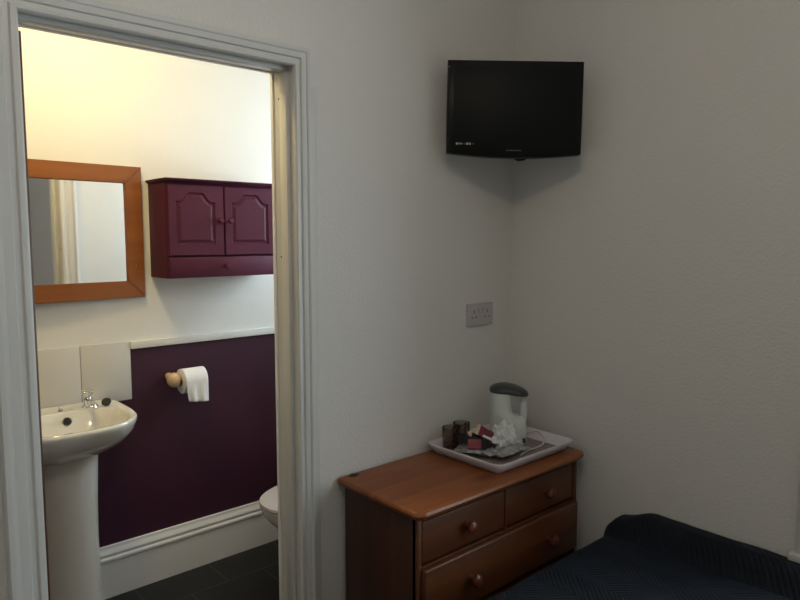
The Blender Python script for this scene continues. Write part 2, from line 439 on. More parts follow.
# face frame: stiles and rails
bm = B()
box(bm, cx0, cx0+.016, cyf-.004, cyf+.02, .04, .672, .002); box(bm, cx1-.016, cx1, cyf-.004, cyf+.02, .04, .672, .002)
for z0, z1 in ((.660, .672), (.512, .522), (.325, .338), (.135, .15)): box(bm, cx0+.014, cx1-.014, cyf, cyf+.25, z0, z1, .001)
box(bm, -.472, -.462, cyf-.002, cyf+.2, .52, .662, .001)
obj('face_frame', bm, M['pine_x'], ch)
bm = B()
pl = [(cx0-.004, .0), (cx0-.004, .13), (cx1+.004, .13), (cx1+.004, 0), (cx1-.07, 0), (cx1-.12, .04), (cx1-.3, .055), (cx0+.3, .055), (cx0+.12, .04), (cx0+.07, 0)]
prism(bm, pl, lambda a, b_: Vector((a, cyf-.010, b_)), lambda a, b_: Vector((a, cyf+.010, b_)))
box(bm, cx0-.004, cx0+.016, cyf+.01, cyb, 0, .08); box(bm, cx1-.016, cx1+.004, cyf+.01, cyb, 0, .08)
obj('plinth', bm, M['pine_x'], ch, sm=False)
def knob(x, z, y, parent):
    lathe_bm = lathe(B(), [(0, 0), (.011, 0), (.009, .006), (.009, .010), (.0165, .015), (.0205, .022), (.0195, .030), (.012, .0355), (0, .037)], (x, y, z), (0, -1, 0), 24)
    obj('knob', lathe_bm, M['knob'], parent)
def drawer(x0, x1, z0, z1, yf, knobs, bev=.004):
    bm = B(); box(bm, x0, x1, yf, cyf+.01, z0, z1, bev, 3)
    box(bm, x0+.012, x1-.012, cyf+.01, cyb-.04, z0+.012, z1-.02)
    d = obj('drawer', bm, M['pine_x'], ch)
    for x in knobs: knob(x, (z0+z1)/2, yf, d)
drawer(-.846, -.474, .531, .657, cyf+.001, [-.655], .0025)
drawer(-.460, -.084, .531, .657, cyf+.001, [-.250], .0025)
drawer(-.853, -.076, .343, .519, cyf-.020, [-.655, -.255], .007)
drawer(-.853, -.076, .152, .322, cyf-.020, [-.655, -.255], .007)
bm = B(); box(bm, -.850, -.815, -.030, -.018, .7012, .7042, .001); box(bm, -.84, -.825, -.034, -.014, .7012, .7055, .001)
tag(obj('hair_clip', bm, M['rubber']), 'tiny flat black clip lying at the back left corner of the pine chest', 'clip')

# ------------------------------------------------------------------ tray and what stands on it
tr = thing('tray', 'pale lilac rectangular serving tray on the pine chest', 'tray', (-.265, -.19, .701))
bm = B(); loops = []
X0, X1, Y0, Y1 = -.500, -.060, -.362, -.012
for z, ins in ((.7015, .034), (.704, .026), (.722, .010), (.736, .0), (.740, .0), (.741, .006), (.738, .012), (.724, .022), (.709, .034)):
    loops.append([Vector((x, y, z)) for x, y in rr_outline(X0, X1, Y0, Y1, .038, ins, back_square=False)])
loft(bm, loops)
obj('rim', bm, M['tray'], tr)
bm = B(); loops = [[Vector((x, y, z)) for x, y in rr_outline(X0, X1, Y0, Y1, .038, .036, back_square=False)] for z in (.7085, .7105)]
loft(bm, loops); obj('liner', bm, M['tray_in'], tr)
TZ = .7107

CORD = [(-.125, -.170, .726), (-.090, -.165, .728), (-.074, -.200, .738), (-.096, -.244, .722), (-.150, -.268, .7140), (-.235, -.272, .7140), (-.290, -.285, .7140)]
# kettle; local frame: +x is the handle side
kt = thing('kettle', 'white plastic jug kettle with dark grey lid on the tray', 'kettle', (-.192, -.150, TZ), (0, 0, math.radians(-42)))
def ell(a, b_, z, cx=0., n=40, p=2.3):
    L = []
    for i in range(n):
        t = 2*PI*i/n; c, s = math.cos(t), math.sin(t)
        L.append(Vector((cx + a*math.copysign(abs(c)**(2/p), c), b_*math.copysign(abs(s)**(2/p), s), z)))
    return L
bm = B()
loft(bm, [ell(.057, .050, .0), ell(.060, .053, .003), ell(.060, .053, .016), ell(.056, .049, .020)]); obj('base', bm, M['kettle'], kt, local=True)
bm = B()
prof = [(.020, -.060, .058), (.024, -.062, .060), (.060, -.061, .059), (.088, -.060, .056), (.100, -.060, .046), (.106, -.060, .022), (.114, -.060, .011), (.130, -.060, .008), (.178, -.060, .008), (.186, -.060, .016), (.196, -.059, .030)]
loops = []
for z, xl, xr in prof:
    a = (xr-xl)/2; loops.append(ell(a, .050 - .00004*z*1000*.25, z, (xl+xr)/2))
loft(bm, loops); body = obj('body', bm, M['kettle'], kt, local=True)
bm = B(); loft(bm, [[Vector(p) for p in ((-.052, -.014, .165), (-.052, .014, .165), (-.058, 0, .165))], [Vector(p) for p in ((-.050, -.018, .197), (-.050, .018, .197), (-.065, 0, .197))]])
obj('spout', bm, M['kettle'], kt, local=True)
# handle, from under the lid down to the shoulder
bm = B()
hp = [(.020, .184), (.036, .182), (.046, .172), (.0475, .150), (.0475, .120), (.047, .098), (.044, .080)]
loops = []
for i, (x, z) in enumerate(hp):
    a, c = hp[max(i-1, 0)], hp[min(i+1, len(hp)-1)]
    dx, dz = c[0]-a[0], c[1]-a[1]; l = math.hypot(dx, dz); nx, nz = -dz/l, dx/l
    loops.append([Vector((x + nx*.0138*math.cos(t), .017*math.sin(t), z + nz*.0138*math.cos(t))) for t in [2*PI*k/14 for k in range(14)]])
loft(bm, loops); obj('handle', bm, M['kettle'], kt, local=True)
bm = B()
loops = [ell(.063, .051, .194, -.002), ell(.0645, .052, .198, -.001)]
for sc, z in ((1, .204), (.93, .2115), (.78, .218), (.5, .223), (.2, .2245)):
    loops.append([Vector((v.x, v.y, v.z - max(0, v.x+.01)*.22*1)) for v in ell(.0645*sc, .052*sc, z, -.001)])
loops[0] = [Vector((v.x, v.y, v.z - max(0, v.x+.01)*.22)) for v in loops[0]]; loops[1] = [Vector((v.x, v.y, v.z - max(0, v.x+.01)*.22)) for v in loops[1]]
loft(bm, loops); obj('lid', bm, M['kettle_lid'], kt, local=True)
bm = B(); box(bm, .040, .050, -.0465, -.036, .010, .026, .001); obj('switch', bm, M['kettle_lid'], kt, local=True)
for c in kt.children:
    for v in c.data.vertices: v.co.x *= 1.13; v.co.y *= 1.08
cs_, sn_ = math.cos(math.radians(42)), math.sin(math.radians(42))
pts = []
for x, y, z in CORD:
    dx, dy = x+.192, y+.150
    pts.append((dx*cs_ - dy*sn_, dx*sn_ + dy*cs_, z-TZ))
obj('power_cord', tube(B(), [(.062, .0, .008)] + pts, .0030), M['cord'], kt, local=True)

# smoky mugs: built once, copied once
def make_mug():
    t = thing('mug', 'smoky brown glass mug farther left on the tray, beside the wall', 'mug', (-.418, -.066, TZ))
    bm = lathe(B(), [(0, .001), (.027, .001), (.030, .004), (.0315, .04), (.032, .080), (.0312, .082), (.0302, .080), (.029, .04), (.027, .008), (0, .007)], n=36)
    obj('glass_body', bm, M['smoke'], t, local=True)
    bm = tube(B(), [(-.0295, 0, .064), (-.044, 0, .062), (-.050, 0, .042), (-.043, 0, .022), (-.0295, 0, .018)], .0042)
    obj('handle', bm, M['smoke'], t, local=True)
    return t
mug = make_mug(); mug.rotation_euler.z = math.radians(-150)
r2 = mug.copy(); COL.objects.link(r2); r2.location = (-.345, -.050, TZ); r2.rotation_euler.z = math.radians(-160)
r2['label'] = 'smoky brown glass mug nearer the kettle, behind the sachets'
for c in list(mug.children):
    q = c.copy(); COL.objects.link(q); q.parent = r2
for o in (mug, r2): o['group'] = 'smoky glass mugs on the tray'

# sachets and packets
def pillow_pack(L, Wd, h, crimp=.12, nx=14, ny=8, seed=0, wr=.0015, band=None):
    """a filled sachet lying in the xy plane, flat crimped ends"""
    bm = B(); top, bot = [], []
    for i in range(nx+1):
        rt, rb = [], []
        for j in range(ny+1):
            u, v = i/nx, j/ny
            eu = min(1, min(u, 1-u)/.5); ev = min(v, 1-v)/.5
            g = max(0, (min(u, 1-u)-crimp)/(.5-crimp))
            t = h*.5*(g**.6)*(ev**.6 if ev > 0 else 0)
            wob = wr*noise.noise(Vector((u*7+seed, v*5, seed)))
            x, y = (u-.5)*L, (v-.5)*Wd
            y *= 1 - .08*g
            edge = j in (0, ny) or i in (0, nx)
            a = bm.verts.new((x, y, t + wob + h*.5))
            rt.append(a); rb.append(a if edge else bm.verts.new((x, y, -t + wob + h*.5 - .0004)))
        top.append(rt); bot.append(rb)
    for i in range(nx):
        for j in range(ny):
            mi = 0
            if band and not (band[0] <= (i+.5)/nx <= band[1]): mi = 1
            f = bm.faces.new((top[i][j], top[i+1][j], top[i+1][j+1], top[i][j+1])); f.material_index = mi
            f = bm.faces.new((bot[i][j], bot[i][j+1], bot[i+1][j+1], bot[i+1][j])); f.material_index = mi
    bmesh.ops.remove_doubles(bm, verts=bm.verts[:], dist=1e-6)
    return bm
def place(bm, loc, rot):
    from mathutils import Euler
    mtx = Matrix.Translation(loc) @ Euler([math.radians(a) for a in rot]).to_matrix().to_4x4()
    for v in bm.verts: v.co = mtx @ v.co
    return bm
def pack(name, bm, mats, loc, rot, label, cat, group=None):
    o = obj(name, bm, mats); o.location = loc; o.rotation_euler = [math.radians(a) for a in rot]
    return tag(o, label, cat, group)
G = 'drink and sugar sachets heaped on the tray'
pack('wrapped_biscuit', pillow_pack(.165, .070, .036, seed=1, wr=.010), M['grey_pkt'], (-.400, -.185, TZ+.001), (0, 0, -62), 'grey cellophane biscuit packet at the left end of the tray heap', 'packet', 'cellophane packets on the tray')
pack('wrapped_biscuit', pillow_pack(.15, .062, .024, seed=5, wr=.006), M['grey_pkt'], (-.320, -.165, TZ+.001), (0, 0, -38), 'grey cellophane packet under the sachets in the middle of the tray', 'packet', 'cellophane packets on the tray')
pack('wrapped_biscuit', pillow_pack(.165, .058, .038, seed=9, wr=.010), M['grey_pkt'], (-.318, -.262, TZ+.001), (0, 0, 2), 'long grey cellophane packet along the front edge of the tray', 'packet', 'cellophane packets on the tray')
# little carton: dark box with a red face
ct = thing('tea_carton', 'small dark carton with a red front lying before the sachets', 'carton', (-.415, -.188, TZ+.028), (math.radians(-14), 0, math.radians(-46)))
obj('carton_body', box(B(), -.030, .036, -.012, .014, 0, .036, .001), M['black_pkt'], ct, local=True)
obj('front_label', box(B(), -.031, .016, -.0135, -.0115, .002, .034, .0004), M['pink_pkt'], ct, local=True, label='pinkish red front panel')
pack('sachet', pillow_pack(.092, .046, .010, seed=2, band=(.16, 1)), [M['red_pkt'], M['cream_pkt']], (-.352, -.180, TZ+.064), (42, 30, -42), 'dark red sachet with cream end, leaning on top of the heap', 'sachet', G)
pack('sachet', pillow_pack(.075, .040, .008, seed=3), M['red_pkt'], (-.335, -.190, TZ+.040), (30, 28, -36), 'dark red sachet underneath, next to the white tissue', 'sachet', G)
pack('sachet', pillow_pack(.095, .044, .010, seed=4), M['black_pkt'], (-.405, -.155, TZ+.044), (30, 16, -45), 'glossy black sachet lying across the left of the heap', 'sachet', G)
pack('sachet', pillow_pack(.095, .040, .009, seed=6), M['black_pkt'], (-.380, -.188, TZ+.044), (38, 24, -42), 'glossy black sachet between the red sachets and the carton', 'sachet', G)
pack('sachet', pillow_pack(.040, .012, .004, seed=8), M['white_pkt'], (-.372, -.202, TZ+.062), (30, 24, -42), 'narrow white sugar stick lying on the black sachets', 'sachet', G)
pack('sachet', pillow_pack(.050, .030, .007, seed=10), M['cream_pkt'], (-.375, -.145, TZ+.066), (60, -15, -30), 'pale cream sachet standing against the mug', 'sachet', G)
# crumpled white tissue
bm = B(); bmesh.ops.create_icosphere(bm, subdivisions=4, radius=1)
for v in bm.verts:
    d = v.co.normalized()
    n = noise.noise(d*2.3+Vector((3, 1, 7))); n2 = abs(noise.noise(d*4+Vector((9, 2, 4))))
    r = 1 + .42*n - .32*n2
    v.co = Vector((d.x*.054*r, d.y*.047*r, max(-.038, d.z*.058*r)))
o = obj('crumpled_tissue', bm, M['white_pkt'], sm=False); o.location = (-.290, -.205, TZ+.044); o.rotation_euler = (0, 0, .6)
tag(o, 'crumpled white tissue paper in front of the kettle', 'tissue')

# ------------------------------------------------------------------ television in the corner
s_ = .345
tvz = 1.925
tv = thing('television', 'black flat television on a bracket high in the room corner', 'television', (-.78*s_, -.626*s_, tvz), (0, math.radians(1.6), 0))
fwd = Vector((-.664, -.747, 0))
# local frame: x along screen, -y toward viewer
tv.rotation_mode = 'QUATERNION'
rz = Matrix.Rotation(math.atan2(-.664, .747), 4, 'Z') @ Matrix.Rotation(math.radians(.8), 4, 'Y')
tv.rotation_quaternion = rz.to_quaternion()
hw, ht, hb = .2335, .159, -.156
def tv_outline(ins=0., bulge=.014):
    P = []
    n = 24
    for k in range(n+1):
        u = -1 + 2*k/n
        P.append((u*(hw-ins), hb+ins - bulge*(1-u*u)))
    P += [(hw-ins, ht-ins), (-(hw-ins), ht-ins)]
    return P
bm = B()
loops = []
for y, ins in ((.024, .006), (.022, .0), (-.004, .0), (-.010, .0015), (-.012, .005)):
    loops.append([Vector((a, y, b_)) for a, b_ in tv_outline(ins)])
loft(bm, loops); obj('bezel', bm, M['tv'], tv, local=True)
bm = B(); box(bm, -.212, .212, -.0132, -.0115, -.108, .140, .0006); obj('screen', bm, M['tv_screen'], tv, local=True)
bm = B()
loops = []
for y, k in ((.0235, 1), (.040, .86), (.055, .70), (.066, .5)):
    loops.append([Vector((x*k, y, .005+z*k)) for x, z in ((-.21, -.135), (.21, -.135), (.21, .135), (-.21, .135))])
loft(bm, loops); obj('rear_casing', bm, M['tv_mat'], tv, local=True)
# bracket arm back to the corner
inv = tv.rotation_quaternion.to_matrix().inverted()
cl = inv @ (Vector((-.012, -.012, tvz)) - Vector(tv.location))
bm = B(); box(bm, -.05, .05, .064, .072, -.05, .05, .002); cyl(bm, (0, .07, 0), tuple(cl), .014); box(bm, cl.x-.02, cl.x+.02, cl.y-.03, cl.y-.002, -.07, .07, .002)
obj('wall_bracket', bm, M['tv_mat'], tv, local=True)
bm = tube(B(), [(.06, .030, -.125), (.055, .028, -.160), (.035, .022, -.1725), (.012, .026, -.168), (.004, .035, -.13)], .0035)
obj('cable', bm, M['tv_mat'], tv, local=True)
# printed marks, lower left of the bezel, and the maker's mark in the middle
bm = B()
cyl(bm, (-.198, -.0146, -.124), (-.198, -.0118, -.124), .0040, n=16)
for x0, x1, z0, z1 in ((-.191, -.188, -.127, -.121), (-.186, -.183, -.127, -.121), (-.181, -.179, -.126, -.122), (-.166, -.158, -.1275, -.1205), (-.156, -.150, -.1275, -.1205)):
    box(bm, x0, x1, -.0142, -.0118, z0, z1)
obj('printed_logos', bm, M['mark_white'], tv, local=True, sm=False)
for x0 in (-.174, -.144): obj('red_mark', box(B(), x0, x0+.0045, -.0142, -.0118, -.126, -.122), M['mark_red'], tv, local=True, sm=False)
bm = B()
for k in range(9): box(bm, -.026+k*.0058, -.026+k*.0058+.004, -.0142, -.0116, -.1465, -.1430)
obj('maker_mark', bm, M['mark_grey'], tv, local=True, sm=False)
obj('indicator', cyl(B(), (-.229, -.013, .135), (-.229, -.0115, .135), .002, n=10), M['mark_white'], tv, local=True)

# ------------------------------------------------------------------ double socket
so = thing('wall_socket', 'white double electrical socket on the wall above the chest', 'socket', (-.197, 0, 1.184))
bm = B(); box(bm, -.073, .073, -.009, 0, -.044, .044, .003, 3); obj('plate', bm, M['socket'], so, local=True)
for sx in (-.036, .036):
    bm = B(); box(bm, sx*.32-.005 if sx < 0 else sx*.32-.005, sx*.32+.005, -.013, -.0085, .010, .026, .001)
    obj('switch', bm, M['socket'], so, local=True)
    for px, pz, w_, h_ in ((0, .012, .004, .009), (-.011, -.010, .008, .004), (.011, -.010, .008, .004)):
        obj('pin_hole', box(B(), sx*1.05+px-w_/2, sx*1.05+px+w_/2, -.0096, -.0088, pz-h_/2, pz+h_/2), M['dark'], so, local=True, sm=False)
for sx in (-.061, .061):
    obj('screw', cyl(B(), (sx, -.0098, .0), (sx, -.0086, .0), .003, n=12), M['chrome'], so, local=True)

# ------------------------------------------------------------------ bed
bd = thing('bed', 'low divan bed along the right wall under the navy quilt', 'bed', (-.98, -1.23, 0))
bm = B(); box(bm, -1.90, -.03, -1.90, -.56, .05, .24, .015); obj('divan_base', bm, M['divan'], bd)
bm = B(); box(bm, -1.90, -.03, -1.90, -.56, .24, .430, .04, 4); obj('mattress', bm, M['mattress'], bd)
for x in (-1.82, -.12):
    for y in (-1.82, -.64):
        obj('castor', cyl(B(), (x, y, 0), (x, y, .055), .022), M['rubber'], bd)
# bedspread: grid whose parameter v runs across the bed and over both sides
def sst(a, b_, x):
    t = min(1, max(0, (x-a)/(b_-a))); return t*t*(3-2*t)
QX0, QX1 = -1.955, -.012
QY0, QY1 = -1.955, -.512
RT = .035
bm = B(); NX, NY = 150, 150
side = .30; span = (QY1-QY0); tot = span + 2*side
def quilt_pt(x, s):
    # s: arc length from the near-chest hem
    if s < side:
        d = side - s; y = QY1; z = .450 - d; off = 1
    elif s > side + span:
        d = s - side - span; y = QY0; z = .450 - d; off = -1
    else:
        y = QY1 - (s - side); z = .450; off = 0
    # rounded edges
    if off == 0:
        e = min(QY1 - y, y - QY0)
        if e < RT: z -= RT - math.sqrt(max(0, RT*RT - (RT-e)**2))
    else:
        d = .450 - z
        z -= 0
        y += off*(.006*math.sin(x*22+s) * sst(.03, .2, d) + .02*sst(0, .3, d))
        z = .450 - RT - d*.9
    # firm roll under the spread along the wall (head of the bed), ending squarely near the chest
    if off == 0:
        roll = sst(-.12+.02*math.sin(y*5), -.05, x)
        endc = 1 if y > -1.7 else sst(-1.9, -1.7, y)
        z += roll*endc*(.044 + .036*sst(-.53, -.66, y))
    elif off > 0:
        roll = sst(-.12, -.05, x)
        z += roll*.044*(1 - sst(.0, .06, d)*.3); y += .012*roll
    z += .004*noise.noise(Vector((x*4, y*4, 3))) + .0035*noise.noise(Vector((x*13, y*11, 8)))
    return Vector((x, y, z))
def build_quilt(dz):
    rows = []
    for i in range(NX+1):
        # finer toward the head
        u = i/NX; x = QX0 + (QX1-QX0)*u
        rows.append([bm.verts.new(quilt_pt(x, tot*j/NY) + Vector((0, 0, dz))) for j in range(NY+1)])
    for i in range(NX):
        for j in range(NY): bm.faces.new((rows[i][j], rows[i+1][j], rows[i+1][j+1], rows[i][j+1]))
build_quilt(0)
q = obj('bedspread', bm, M['quilt']); tag(q, 'navy blue bedspread with chevron stitching covering the bed', 'bedspread')
sol = q.modifiers.new('thickness', 'SOLIDIFY'); sol.thickness = .012; sol.offset = 0

# ------------------------------------------------------------------ bathroom mirror
MRX, MRA = -1.5, math.radians(4.0)
mr = thing('wall_mirror', 'rectangular mirror in an orange wood frame above the basin', 'mirror', (-1.5, YB-.0005, 1.236))
mx0, mx1, mz0, mz1, fw = -1.905, -1.098, 1.236, 1.764, .068
def frame_side(p0, p1, q0, q1, y0=YB, y1=YB-.022):
    # p0,p1 outer edge; q0,q1 inner edge (x,z)
    bm = B(); P = [p0, p1, q1, q0]
    prism(bm, P, lambda a, b_: Vector((a, y0, b_)), lambda a, b_: Vector((a, y1, b_)))
    bmesh.ops.bevel(bm, geom=[e for e in bm.edges if all(abs(v.co.y-y1) < 1e-6 for v in e.verts)], offset=.003, segments=2, affect='EDGES')
    return bm
o4 = [(mx0, mz0), (mx1, mz0), (mx1, mz1), (mx0, mz1)]; i4 = [(mx0+fw, mz0+fw), (mx1-fw, mz0+fw), (mx1-fw, mz1-fw), (mx0+fw, mz1-fw)]
for k in range(4):
    obj('frame_rail', frame_side(o4[k], o4[(k+1) % 4], i4[k], i4[(k+1) % 4]), M['mirror_wood'], mr)
obj('mirror_glass', box(B(), mx0+fw-.004, mx1-fw+.004, YB-.010, YB-.004, mz0+fw-.004, mz1-fw+.004), M['mirror'], mr, sm=False)
obj('screw', lathe(B(), [(0, 0), (.004, 0), (.003, .002), (0, .0026)], (mx1-.033, YB-.0215, 1.365), (0, -1, 0), 12), M['chrome'], mr)

# the mirror hangs slightly askew: its left edge stands a little off the wall
mr.rotation_euler.z = MRA
mr.location.y = YB - .0005 - (mx1+1.5)*math.sin(MRA)

# ------------------------------------------------------------------ plum wall cabinet
kx0, kx1, ky, kz0, kz1 = -1.064, -.572, .878, 1.316, 1.698
cb = thing('wall_cabinet', 'plum painted wall cabinet with two arched doors above the dado', 'cabinet', ((kx0+kx1)/2, YB, kz0))
bm = B()
box(bm, kx0, kx0+.015, ky+.002, YB, kz0, kz1); box(bm, kx1-.015, kx1, ky+.002, YB, kz0, kz1); box(bm, kx0+.015, kx1-.015, ky+.002, YB-.01, kz0, kz0+.014)
box(bm, kx0+.015, kx1-.015, YB-.01, YB, kz0, kz1); box(bm, kx0+.015, kx1-.015, ky+.002, YB-.01, kz1-.014, kz1); box(bm, kx0+.015, kx1-.015, ky+.004, YB-.01, 1.392, 1.404)
obj('carcass', bm, M['purple'], cb, sm=False)
bm = B(); loops = []
for z, e in ((kz1, -.006), (kz1+.003, .002), (kz1+.010, .010), (kz1+.014, .012), (kz1+.016, .009)):
    loops.append([Vector(p) for p in ((kx0-e, YB, z), (kx0-e, ky-.018-e, z), (kx1+e, ky-.018-e, z), (kx1+e, YB, z))])
loft(bm, loops); obj('cornice', bm, M['purple'], cb)
def cathedral(x0, x1, z0, z1, rise, n=24):
    """rectangle with a cathedral arch top"""
    P = [(x0, z0), (x1, z0), (x1, z1-rise)]
    w_ = x1-x0; sh = .10*w_
    xs = [x1 - sh - (w_-2*sh)*k/n for k in range(n+1)]
    for x in xs:
        u = (x-(x0+x1)/2)/((w_-2*sh)/2)
        t_ = min(1, max(0, (1-abs(u))/.6)); P.append((x, z1-rise + rise*(t_*t_*(3-2*t_))))
    P.append((x0, z1-rise))
    return P
def inset_poly(P, d):
    n = len(P); out = []
    for i in range(n):
        p, c, q_ = Vector(P[i-1]), Vector(P[i]), Vector(P[(i+1) % n])
        e1 = (c-p); e2 = (q_-c)
        if e1.length < 1e-9: e1 = e2
        if e2.length < 1e-9: e2 = e1
        n1 = Vector((-e1.y, e1.x)).normalized(); n2 = Vector((-e2.y, e2.x)).normalized()
        b_ = (n1+n2); b_ = b_.normalized() if b_.length > 1e-6 else n1
        k = d/max(.5, b_.dot(n1)); out.append(tuple(c + b_*k))
    return out
def cab_door(x0, x1, z0, z1, kx):
    yf = ky-.016
    bm = B()
    # slab built as frame front with a routed arched groove
    pan = cathedral(x0+.031, x1-.039, z0+.045, z1-.031, .036)
    loops_ = [(pan, yf), (inset_poly(pan, .004), yf+.0055), (inset_poly(pan, .009), yf+.0055), (inset_poly(pan, .020), yf+.001)]
    # back box
    box(bm, x0, x1, yf+.0058, ky+.001, z0, z1)
    # front ring
    outer = [(x0, z0), (x1, z0), (x1, z1), (x0, z1)]
    ov = [bm.verts.new(Vector((a, yf, b_))) for a, b_ in inset_poly(outer, .003)]
    ob = [bm.verts.new(Vector((a, yf+.006, b_))) for a, b_ in outer]
    for i in range(4): bm.faces.new((ov[i], ov[(i+1) % 4], ob[(i+1) % 4], ob[i]))
    rs = [[bm.verts.new(Vector((a, y, b_))) for a, b_ in L] for L, y in loops_]
    n = len(pan)
    es = [bm.edges.get((ov[i], ov[(i+1) % 4])) for i in range(4)]
    for i in range(n): es.append(bm.edges.new((rs[0][i], rs[0][(i+1) % n])))
    bmesh.ops.triangle_fill(bm, use_beauty=True, edges=es)
    for a, b_ in zip(rs, rs[1:]):
        for i in range(n): bm.faces.new((a[i], a[(i+1) % n], b_[(i+1) % n], b_[i]))
    bm.faces.new(rs[-1])
    d = obj('door', bm, M['purple'], cb, sm=False)
    obj('knob', lathe(B(), [(0, 0), (.006, 0), (.005, .006), (.010, .011), (.0125, .017), (.010, .023), (0, .025)], (kx, yf, (z0+z1)/2+.0), (0, -1, 0), 20), M['purple'], d)
mid = -.822
cab_door(kx0+.002, mid-.0015, 1.406, 1.692, mid-.022)
cab_door(mid+.0015, kx1-.002, 1.406, 1.692, mid+.022)
bm = B(); box(bm, kx0+.002, kx1-.002, ky-.016, ky+.001, kz0+.002, 1.400, .003); box(bm, kx0+.02, kx1-.02, ky+.001, YB-.02, kz0+.016, 1.388)
d = obj('drawer', bm, M['purple'], cb)
obj('knob', lathe(B(), [(0, 0), (.006, 0), (.005, .006), (.010, .011), (.0125, .017), (.010, .023), (0, .025)], (mid, ky-.016, 1.362), (0, -1, 0), 20), M['purple'], d)

# ------------------------------------------------------------------ splashback tiles
sb = thing('tiled_splashback', 'row of cream tiles on the wall behind the basin', 'splashback', (-1.5, YB, .813))
for k in range(4):
    x1 = -1.164 - k*.194
    obj('tile', box(B(), x1-.1925, x1, YB-.009, YB, .813, 1.056, .002), M['tile'], sb)

# ------------------------------------------------------------------ wash basin with pedestal
bs = thing('wash_basin', 'white ceramic pedestal wash basin under the mirror', 'basin', (-1.5, .83, 0))
BX, BYB = -1.48, YB-.0095
def plan(a, yf, yb, z, n=64, nf=2.7, nb=7., cx=BX):
    yc = yb - (yb-yf)*.42; L = []
    for i in range(n):
        t = 2*PI*i/n; c, s = math.cos(t), math.sin(t)
        p = nf if s < 0 else nb
        x = cx + a*math.copysign(abs(c)**(2/p), c)
        y = yc + (-(yc-yf)*abs(s)**(2/p) if s < 0 else (yb-yc)*abs(s)**(2/p))
        L.append(Vector((x, y, z)))
    return L
bm = B(); FY = .608
loops = [plan(.105, .79, BYB-.03, .680), plan(.135, .765, BYB-.02, .690), plan(.172, .715, BYB-.01, .713), plan(.208, .660, BYB, .748), plan(.228, .626, BYB, .783), plan(.235, .613, BYB, .808),
         plan(.238, FY, BYB, .820), plan(.237, FY+.002, BYB, .828), plan(.232, FY+.007, BYB-.003, .832), plan(.226, FY+.014, BYB-.008, .831)]
# inner bowl, pulled forward from the back ledge
loops += [plan(.210, FY+.030, .942, .829, nb=3.4), plan(.203, FY+.038, .936, .822, nb=3.4), plan(.192, FY+.052, .927, .795, nb=3.2), plan(.172, FY+.080, .912, .755, nb=3), plan(.135, FY+.125, .885, .715, nb=2.6), plan(.07, FY+.17, .85, .700, nb=2.3), plan(.022, FY+.20, .835, .698, nb=2)]
loft(bm, loops); obj('bowl', bm, M['ceramic'], bs)
bm = B()
def ped(a, yf, z, n=40):
    L = []
    for i in range(n):
        t = 2*PI*i/n; c, s = math.cos(t), math.sin(t)
        y = .90 + (s*(.90-yf) if s < 0 else s*.10)
        L.append(Vector((BX + a*math.copysign(abs(c)**.8, c), y, z)))
    return L
loft(bm, [ped(.135, .745, 0), ped(.135, .745, .02), ped(.122, .77, .06), ped(.116, .78, .16), ped(.114, .785, .35), ped(.117, .785, .50), ped(.122, .78, .62), ped(.126, .78, .700)])
obj('pedestal', bm, M['ceramic'], bs)
def tap(x):
    y = .965; z = .829
    bm = B(); lathe(bm, [(0, 0), (.024, 0), (.023, .006), (.017, .012), (.0155, .030), (.0165, .040), (.013, .047), (0, .047)], (x, y, z), n=28)
    tube(bm, [(x, y-.005, z+.024), (x, y-.045, z+.034), (x, y-.082, z+.030), (x, y-.098, z+.016)], .0095, 14)
    for v in bm.verts: v.co.z = z + (v.co.z-z)*.85
    t = obj('tap', bm, M['chrome'], bs)
    bm = B(); lathe(bm, [(0, .045), (.008, .045), (.008, .056), (.019, .060), (.021, .068), (.019, .078), (.012, .083), (0, .084)], (x, y, z), n=28)
    for k in range(4):
        a = PI/4 + k*PI/2; bmesh.ops.create_icosphere(bm, subdivisions=2, radius=.008, matrix=Matrix.Translation((x+.018*math.cos(a), y+.018*math.sin(a), z+.070)))
    for v in bm.verts: v.co.z = z + (v.co.z-z)*.85
    obj('tap_handle', bm, M['chrome'], t)
tap(-1.360); tap(-1.600)
bm = B(); lathe(bm, [(0, 0), (.009, 0), (.008, .006), (0, .007)], (-1.457, .968, .830), n=20); bmesh.ops.create_icosphere(bm, subdivisions=2, radius=.006, matrix=Matrix.Translation((-1.457, .968, .841)))
obj('chain_stay', bm, M['chrome'], bs)
bm = tube(B(), [(-1.455, .962, .840), (-1.43, .955, .8335), (-1.42, .962, .8330), (-1.36, .925, .835), (-1.33, .935, .8335), (-1.308, .935, .836)], .0016, 6)
obj('plug_chain', bm, M['chrome'], bs)
bm = lathe(B(), [(0, 0), (.013, 0), (.015, .009), (.018, .010), (.0175, .014), (0, .015)], (-1.300, .935, .838), (-.3, -.5, .8), 24)
obj('plug', bm, M['rubber'], bs)
bm = cyl(B(), (-1.447, .9243, .7965), (-1.447, .9335, .7930), .0135, n=24); obj('overflow', bm, M['dark'], bs)
bm = lathe(B(), [(.0125, 0), (.0165, 0), (.0160, .002), (.0125, .002)], (-1.447, .9262, .7958), (0, -.95, .32), 24, closed=True); obj('overflow_ring', bm, M['chrome'], bs)
bm = lathe(B(), [(0, 0), (.021, 0), (.020, .003), (.012, .001), (0, .001)], (-1.48, .822, .699), n=24); obj('waste', bm, M['chrome'], bs)

